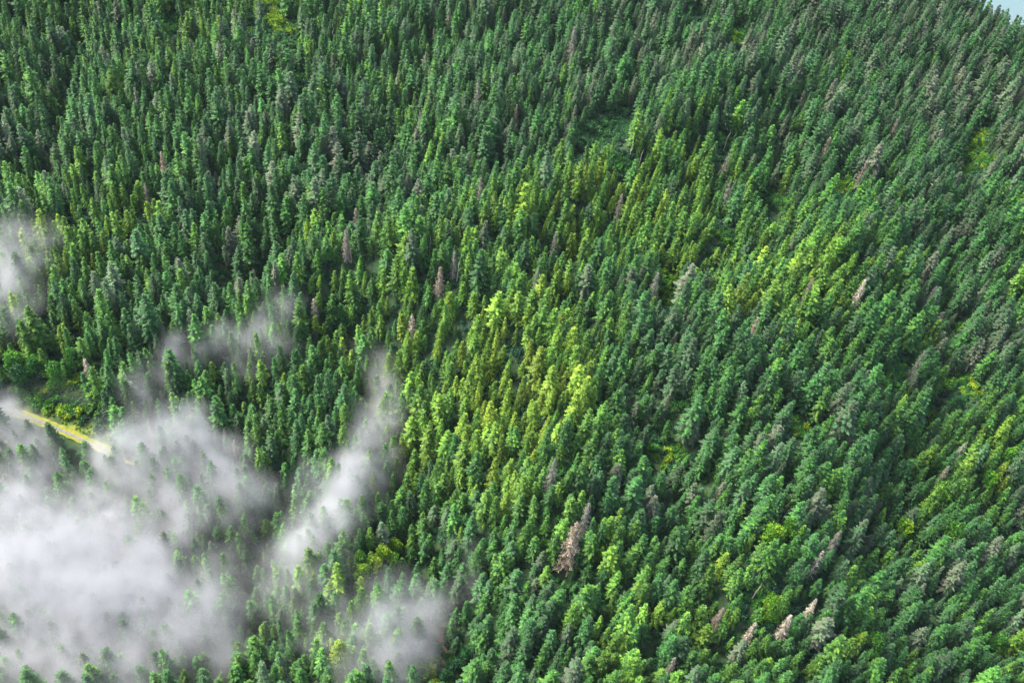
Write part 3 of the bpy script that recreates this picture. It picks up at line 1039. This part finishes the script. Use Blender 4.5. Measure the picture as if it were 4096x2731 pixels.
def ribbon(name, pts, offs, lift, mat):
    """a strip along a smoothed line; offs are the offsets of its edge lines"""
    pts = np.array(pts)[:, :2]
    fine = []
    for k in range(len(pts) - 1):
        p0, p1, p2, p3 = pts[max(0, k - 1)], pts[k], pts[k + 1], pts[min(len(pts) - 1, k + 2)]
        for t in np.linspace(0, 1, 8, endpoint=False):
            fine.append(.5 * (2 * p1 + (p2 - p0) * t + (2 * p0 - 5 * p1 + 4 * p2 - p3) * t * t + (3 * p1 - p0 - 3 * p2 + p3) * t ** 3))
    fine.append(pts[-1])
    fine = np.array(fine)
    tg = np.gradient(fine, axis=0)
    tg /= np.linalg.norm(tg, axis=1)[:, None]
    nr = np.stack([-tg[:, 1], tg[:, 0]], 1)
    v, f = [], []
    m_ = len(offs)
    zc = height(fine[:, 0], fine[:, 1])
    for k in range(len(fine)):
        for o_ in offs:
            wob = o_ * (1 + .10 * math.sin(k * 1.7 + o_))
            q = fine[k] + nr[k] * wob
            v.append((q[0], q[1], max(float(height(q[0], q[1])), float(zc[k]) - .2) + lift))
    for k in range(len(fine) - 1):
        for j in range(m_ - 1):
            a = k * m_ + j
            f.append((a, a + 1, a + m_ + 1, a + m_))
    me = bpy.data.meshes.new(name)
    me.from_pydata(v, [], f)
    me.materials.append(mat)
    return put(name, me)


def simple(name, stops, scale, rough=.9):
    mt, nt, out = material(name)
    L = nt.links.new
    tc = N(nt, "ShaderNodeTexCoord")
    ns = N(nt, "ShaderNodeTexNoise")
    ns.inputs["Scale"].default_value = scale
    ns.inputs["Detail"].default_value = 7
    L(tc.outputs["Object"], ns.inputs["Vector"])
    r = ramp(nt, stops)
    L(ns.outputs[0], r.inputs[0])
    b = N(nt, "ShaderNodeBsdfPrincipled")
    b.inputs["Roughness"].default_value = rough
    L(r.outputs[0], b.inputs["Base Color"])
    L(b.outputs[0], out.inputs["Surface"])
    return mt


VERGE = simple("verge_grass", [(.3, (.16, .19, .02)), (.6, (.30, .29, .03)), (.75, (.36, .30, .07))], .5)
GRAVEL = simple("gravel", [(.3, (.17, .17, .16)), (.7, (.27, .26, .245))], .8)
tag(ribbon("grass_verge", ROADW, [-2.6, -1.0, 1.0, 1.9], .12, VERGE), "yellow green grass verge of the forest road", "verge", None, "structure")
tag(ribbon("road", ROADW, [-1.2, -.5, .1], .25, GRAVEL), "pale gravel forest road curving into the fog", "road", None, "structure")

wm, wnt, wout = material("lake_water")
wb = N(wnt, "ShaderNodeBsdfPrincipled")
wb.inputs["Base Color"].default_value = (.12, .185, .20, 1)
wb.inputs["Roughness"].default_value = .5
wb.inputs["Specular IOR Level"].default_value = .2
wn = N(wnt, "ShaderNodeTexNoise")
wn.inputs["Scale"].default_value = .02
wn.inputs["Detail"].default_value = 8
wt = N(wnt, "ShaderNodeTexCoord")
wnt.links.new(wt.outputs["Object"], wn.inputs["Vector"])
wbu = N(wnt, "ShaderNodeBump")
wbu.inputs["Strength"].default_value = .3
wnt.links.new(wn.outputs[0], wbu.inputs["Height"])
wnt.links.new(wbu.outputs[0], wb.inputs["Normal"])
wnt.links.new(wb.outputs[0], wout.inputs["Surface"])
lake = bpy.data.meshes.new("lake")
lake.from_pydata([(-2000, 300, -330), (6000, 300, -330), (6000, 7000, -330), (-2000, 7000, -330)], [], [(0, 1, 2, 3)])
lake.materials.append(wm)
tag(put("lake_water", lake), "pale blue lake far below the forested ridge", "lake", None, "structure")

# ------------------------------------------------------------------ fog: one volume hugging the low ground
#   pixel, metres above ground, radius in pixels along x / along y, half thickness (m), strength
FOG = [
    (110, 600, 12, 130, 70, 20, .26), (372, 470, 11, 30, 60, 15, .28), (20, 675, 12, 60, 20, 18, .6), (60, 670, 12, 80, 24, 18, .50), (400, 660, 13, 34, 30, 18, .55), (180, 640, 11, 70, 34, 16, .40),
    (50, 590, 14, 70, 46, 28, 1.25), (110, 570, 14, 50, 34, 24, 1.05), (15, 560, 14, 44, 36, 24, 1.1), (60, 545, 12, 50, 26, 20, .75),
    (70, 650, 13, 70, 34, 22, .85), (140, 630, 13, 56, 34, 22, .85), (180, 600, 12, 40, 32, 20, .75), (185, 650, 11, 40, 28, 18, .45), (20, 665, 11, 46, 26, 18, .55), (165, 560, 12, 40, 26, 18, .65),
    (30, 505, 11, 40, 20, 16, .55), (90, 505, 11, 30, 20, 16, .48), (10, 470, 11, 26, 20, 14, .50), (55, 480, 10, 26, 14, 12, .30),
    (165, 475, 15, 36, 22, 22, 1.15), (130, 462, 13, 24, 16, 18, .85), (205, 482, 13, 32, 20, 18, .85), (182, 448, 15, 20, 14, 18, .75), (150, 445, 13, 24, 12, 16, .60), (238, 492, 12, 20, 18, 16, .62),
    (198, 528, 12, 34, 20, 18, .70), (165, 515, 12, 36, 20, 16, .60), (110, 530, 11, 34, 20, 16, .50),
    (381, 380, 14, 15, 14, 16, .75), (385, 400, 14, 13, 15, 16, .95), (384, 420, 13, 13, 14, 16, .65), (362, 372, 12, 12, 9, 12, .42), (374, 440, 12, 14, 15, 14, .60), (360, 460, 13, 16, 16, 16, .72), (350, 480, 14, 17, 18, 18, .90),
    (336, 505, 14, 20, 20, 20, 1.05), (320, 530, 14, 24, 20, 20, 1.0), (300, 555, 13, 24, 18, 18, .80), (290, 578, 12, 16, 14, 16, .50), (322, 552, 12, 20, 20, 16, .60), (385, 470, 10, 18, 22, 14, .34), (380, 505, 10, 14, 16, 14, .28),
    (6, 240, 14, 20, 18, 14, .65), (10, 282, 15, 20, 22, 16, 1.05), (20, 318, 14, 18, 15, 15, .85), (2, 325, 14, 18, 15, 15, .75), (30, 258, 12, 12, 20, 12, .35),
    (6, 418, 12, 16, 11, 13, .75), (8, 448, 12, 20, 15, 14, .70), (40, 440, 11, 16, 9, 12, .35), (55, 396, 9, 34, 9, 9, .26),
    (180, 358, 15, 17, 14, 15, 1.1), (160, 376, 14, 17, 10, 13, .85), (140, 390, 14, 14, 9, 12, .7), (205, 352, 14, 15, 10, 13, .7), (240, 344, 14, 22, 14, 14, .85), (272, 330, 14, 20, 12, 14, .85), (292, 318, 14, 14, 10, 12, .6), (345, 358, 10, 14, 10, 12, .40),
    (392, 648, 15, 20, 20, 20, 1.15), (380, 675, 14, 24, 16, 20, 1.0), (412, 625, 14, 17, 16, 18, .75), (428, 648, 14, 10, 20, 18, .55), (392, 605, 12, 26, 18, 16, .38), (350, 620, 11, 30, 22, 15, .34), (458, 580, 11, 18, 22, 15, .36), (466, 545, 10, 14, 16, 13, .24),
    (318, 602, 11, 24, 18, 14, .40), (330, 650, 10, 30, 18, 14, .36), (300, 670, 10, 30, 14, 14, .34),
]
FOG_K = 0.056
blobs = []
lo, hi = np.full(3, 1e9), np.full(3, -1e9)
for (px, py, ab, rx, ry, rz, s) in FOG:
    g = ground(px, py, ab)
    dist = np.linalg.norm(g - CAM)
    mpp = dist / F
    sinv = -ray(px, py)[2]
    rad = np.array([rx * mpp, ry * mpp / max(.5, sinv), rz])
    c = np.array([g[0], g[1], g[2] + ab])
    blobs.append((c, rad, s))
    lo = np.minimum(lo, c - rad * 1.6)
    hi = np.maximum(hi, c + rad * 1.6)
fm_, fnt, fout = material("fog")
pv = N(fnt, "ShaderNodeVolumePrincipled")
pv.inputs["Color"].default_value = (.76, .765, .785, 1)
pv.inputs["Density"].default_value = 1.0
pv.inputs["Anisotropy"].default_value = 0.1
fnt.links.new(pv.outputs[0], fout.inputs["Volume"])
ng = bpy.data.node_groups.new("fog_bank", "GeometryNodeTree")
ng.interface.new_socket("Geometry", in_out="INPUT", socket_type="NodeSocketGeometry")
ng.interface.new_socket("Geometry", in_out="OUTPUT", socket_type="NodeSocketGeometry")
GI, GO = ng.nodes.new("NodeGroupInput"), ng.nodes.new("NodeGroupOutput")
L = ng.links.new
pos = ng.nodes.new("GeometryNodeInputPosition")
# warp the position so that the puffs get ragged edges
wz = ng.nodes.new("ShaderNodeTexNoise")
wz.inputs["Scale"].default_value = 1 / 30
wz.inputs["Detail"].default_value = 5
L(pos.outputs[0], wz.inputs["Vector"])
sub = ng.nodes.new("ShaderNodeVectorMath")
sub.operation = "SUBTRACT"
L(wz.outputs["Color"], sub.inputs[0])
sub.inputs[1].default_value = (.5, .5, .5)
wsc = ng.nodes.new("ShaderNodeVectorMath")
wsc.operation = "MULTIPLY_ADD"
L(sub.outputs[0], wsc.inputs[0])
wsc.inputs[1].default_value = (52, 52, 22)
L(pos.outputs[0], wsc.inputs[2])
total = None


def math_node(op, a, b=None, c=None):
    mnode = ng.nodes.new("ShaderNodeMath")
    mnode.operation = op
    for k, v in enumerate((a, b, c)):
        if v is None:
            continue
        if isinstance(v, (int, float)):
            mnode.inputs[k].default_value = v
        else:
            L(v, mnode.inputs[k])
    return mnode.outputs[0]


for c, rad, s in blobs:
    a = ng.nodes.new("ShaderNodeVectorMath")
    a.operation = "SUBTRACT"
    L(wsc.outputs[0], a.inputs[0])
    a.inputs[1].default_value = c.tolist()
    b = ng.nodes.new("ShaderNodeVectorMath")
    b.operation = "DIVIDE"
    L(a.outputs[0], b.inputs[0])
    b.inputs[1].default_value = rad.tolist()
    q = ng.nodes.new("ShaderNodeVectorMath")
    q.operation = "DOT_PRODUCT"
    L(b.outputs[0], q.inputs[0])
    L(b.outputs[0], q.inputs[1])
    ex = math_node("EXPONENT", math_node("MULTIPLY", q.outputs["Value"], -0.95))
    term = math_node("MULTIPLY", ex, s)
    total = term if total is None else math_node("ADD", total, term)
total = math_node("MINIMUM", total, 1.6)
fz = ng.nodes.new("ShaderNodeTexNoise")
fz.inputs["Scale"].default_value = 1 / 36
fz.inputs["Detail"].default_value = 7
fz.inputs["Roughness"].default_value = .62
fz.inputs["Distortion"].default_value = 1.0
L(pos.outputs[0], fz.inputs["Vector"])
nf = math_node("MAXIMUM", math_node("MULTIPLY_ADD", fz.outputs[0], 5.6, -2.1), 0.20)
dens = math_node("MAXIMUM", math_node("MULTIPLY_ADD", math_node("MULTIPLY", total, nf), 1.0, -.05), 0.0)
f2 = ng.nodes.new("ShaderNodeTexNoise")
f2.inputs["Scale"].default_value = 1 / 11
f2.inputs["Detail"].default_value = 4
f2.inputs["Distortion"].default_value = .8
L(pos.outputs[0], f2.inputs["Vector"])
dens = math_node("MULTIPLY", dens, math_node("MAXIMUM", math_node("MULTIPLY_ADD", f2.outputs[0], 3.6, -.80), .05))
dens = math_node("MULTIPLY", dens, FOG_K)
vc = ng.nodes.new("GeometryNodeVolumeCube")
L(dens, vc.inputs["Density"])
vc.inputs["Min"].default_value = lo.tolist()
vc.inputs["Max"].default_value = hi.tolist()
VOX = 2.2
HAZE = 0.000014
for ax, k in zip("XYZ", range(3)):
    vc.inputs["Resolution " + ax].default_value = int((hi[k] - lo[k]) / VOX)
print("fog grid", [(hi[k] - lo[k]) / VOX for k in range(3)])
sm = ng.nodes.new("GeometryNodeSetMaterial")
L(vc.outputs[0], sm.inputs[0])
sm.inputs["Material"].default_value = fm_
L(sm.outputs[0], GO.inputs[0])
fme = bpy.data.meshes.new("fog")
fme.from_pydata([tuple(lo), tuple(hi)], [], [])
fog = put("fog", fme)
fog.modifiers.new("fog_bank", "NODES").node_group = ng
tag(fog, "white drifting fog wisps over the low forest beside the road", "fog", None, "stuff")

# thin air between the camera and the far slope
if HAZE > 0:
    hm, hnt, hout = material("haze")
    hv = N(hnt, "ShaderNodeVolumePrincipled")
    hv.inputs["Color"].default_value = (.72, .86, .95, 1)
    hv.inputs["Density"].default_value = HAZE
    hnt.links.new(hv.outputs[0], hout.inputs["Volume"])
    b0, b1 = (-2600, -1600, -425), (6100, 7100, 445)
    hb = bpy.data.meshes.new("haze")
    hb.from_pydata([(x, y, z) for x in (b0[0], b1[0]) for y in (b0[1], b1[1]) for z in (b0[2], b1[2])], [],
                   [(0, 1, 3, 2), (4, 6, 7, 5), (0, 4, 5, 1), (2, 3, 7, 6), (0, 2, 6, 4), (1, 5, 7, 3)])
    hb.materials.append(hm)
    tag(put("haze", hb), "thin bluish air over the whole forest", "haze", None, "stuff")

# ------------------------------------------------------------------ light
SUN_EL, SUN_AZ = 55.0, 284.0       # azimuth clockwise from +Y
world = bpy.data.worlds.new("World")
scene.world = world
world.use_nodes = True
wn_ = world.node_tree
bg = wn_.nodes["Background"]
sky = wn_.nodes.new("ShaderNodeTexSky")
sky.sky_type = "NISHITA"
sky.sun_disc = False
sky.sun_elevation = math.radians(SUN_EL)
sky.sun_rotation = math.radians(SUN_AZ)
sky.air_density = 1.0
sky.dust_density = 4.0
sky.ozone_density = 1.0
wn_.links.new(sky.outputs[0], bg.inputs[0])
bg.inputs[1].default_value = 0.115
sl = bpy.data.lights.new("sun", "SUN")
sl.energy = 2.1
sl.angle = math.radians(18)
sl.color = (1.0, .95, .85)
so = bpy.data.objects.new("sun", sl)
COL.objects.link(so)
az, el = math.radians(SUN_AZ), math.radians(SUN_EL)
to_sun = Vector((math.sin(az) * math.cos(el), math.cos(az) * math.cos(el), math.sin(el)))
so.rotation_euler = to_sun.to_track_quat("Z", "Y").to_euler()
so.location = (0, 0, 600)

scene.view_settings.view_transform = "Standard"
scene.view_settings.look = "None"
scene.view_settings.gamma = 1.0
scene.view_settings.use_curve_mapping = False
scene.view_settings.exposure = 1.85
scene.cycles.max_bounces = 8
scene.cycles.diffuse_bounces = 4
scene.cycles.transmission_bounces = 4
scene.cycles.volume_bounces = 3
scene.cycles.volume_step_rate = 1.5
scene.cycles.use_denoising = True
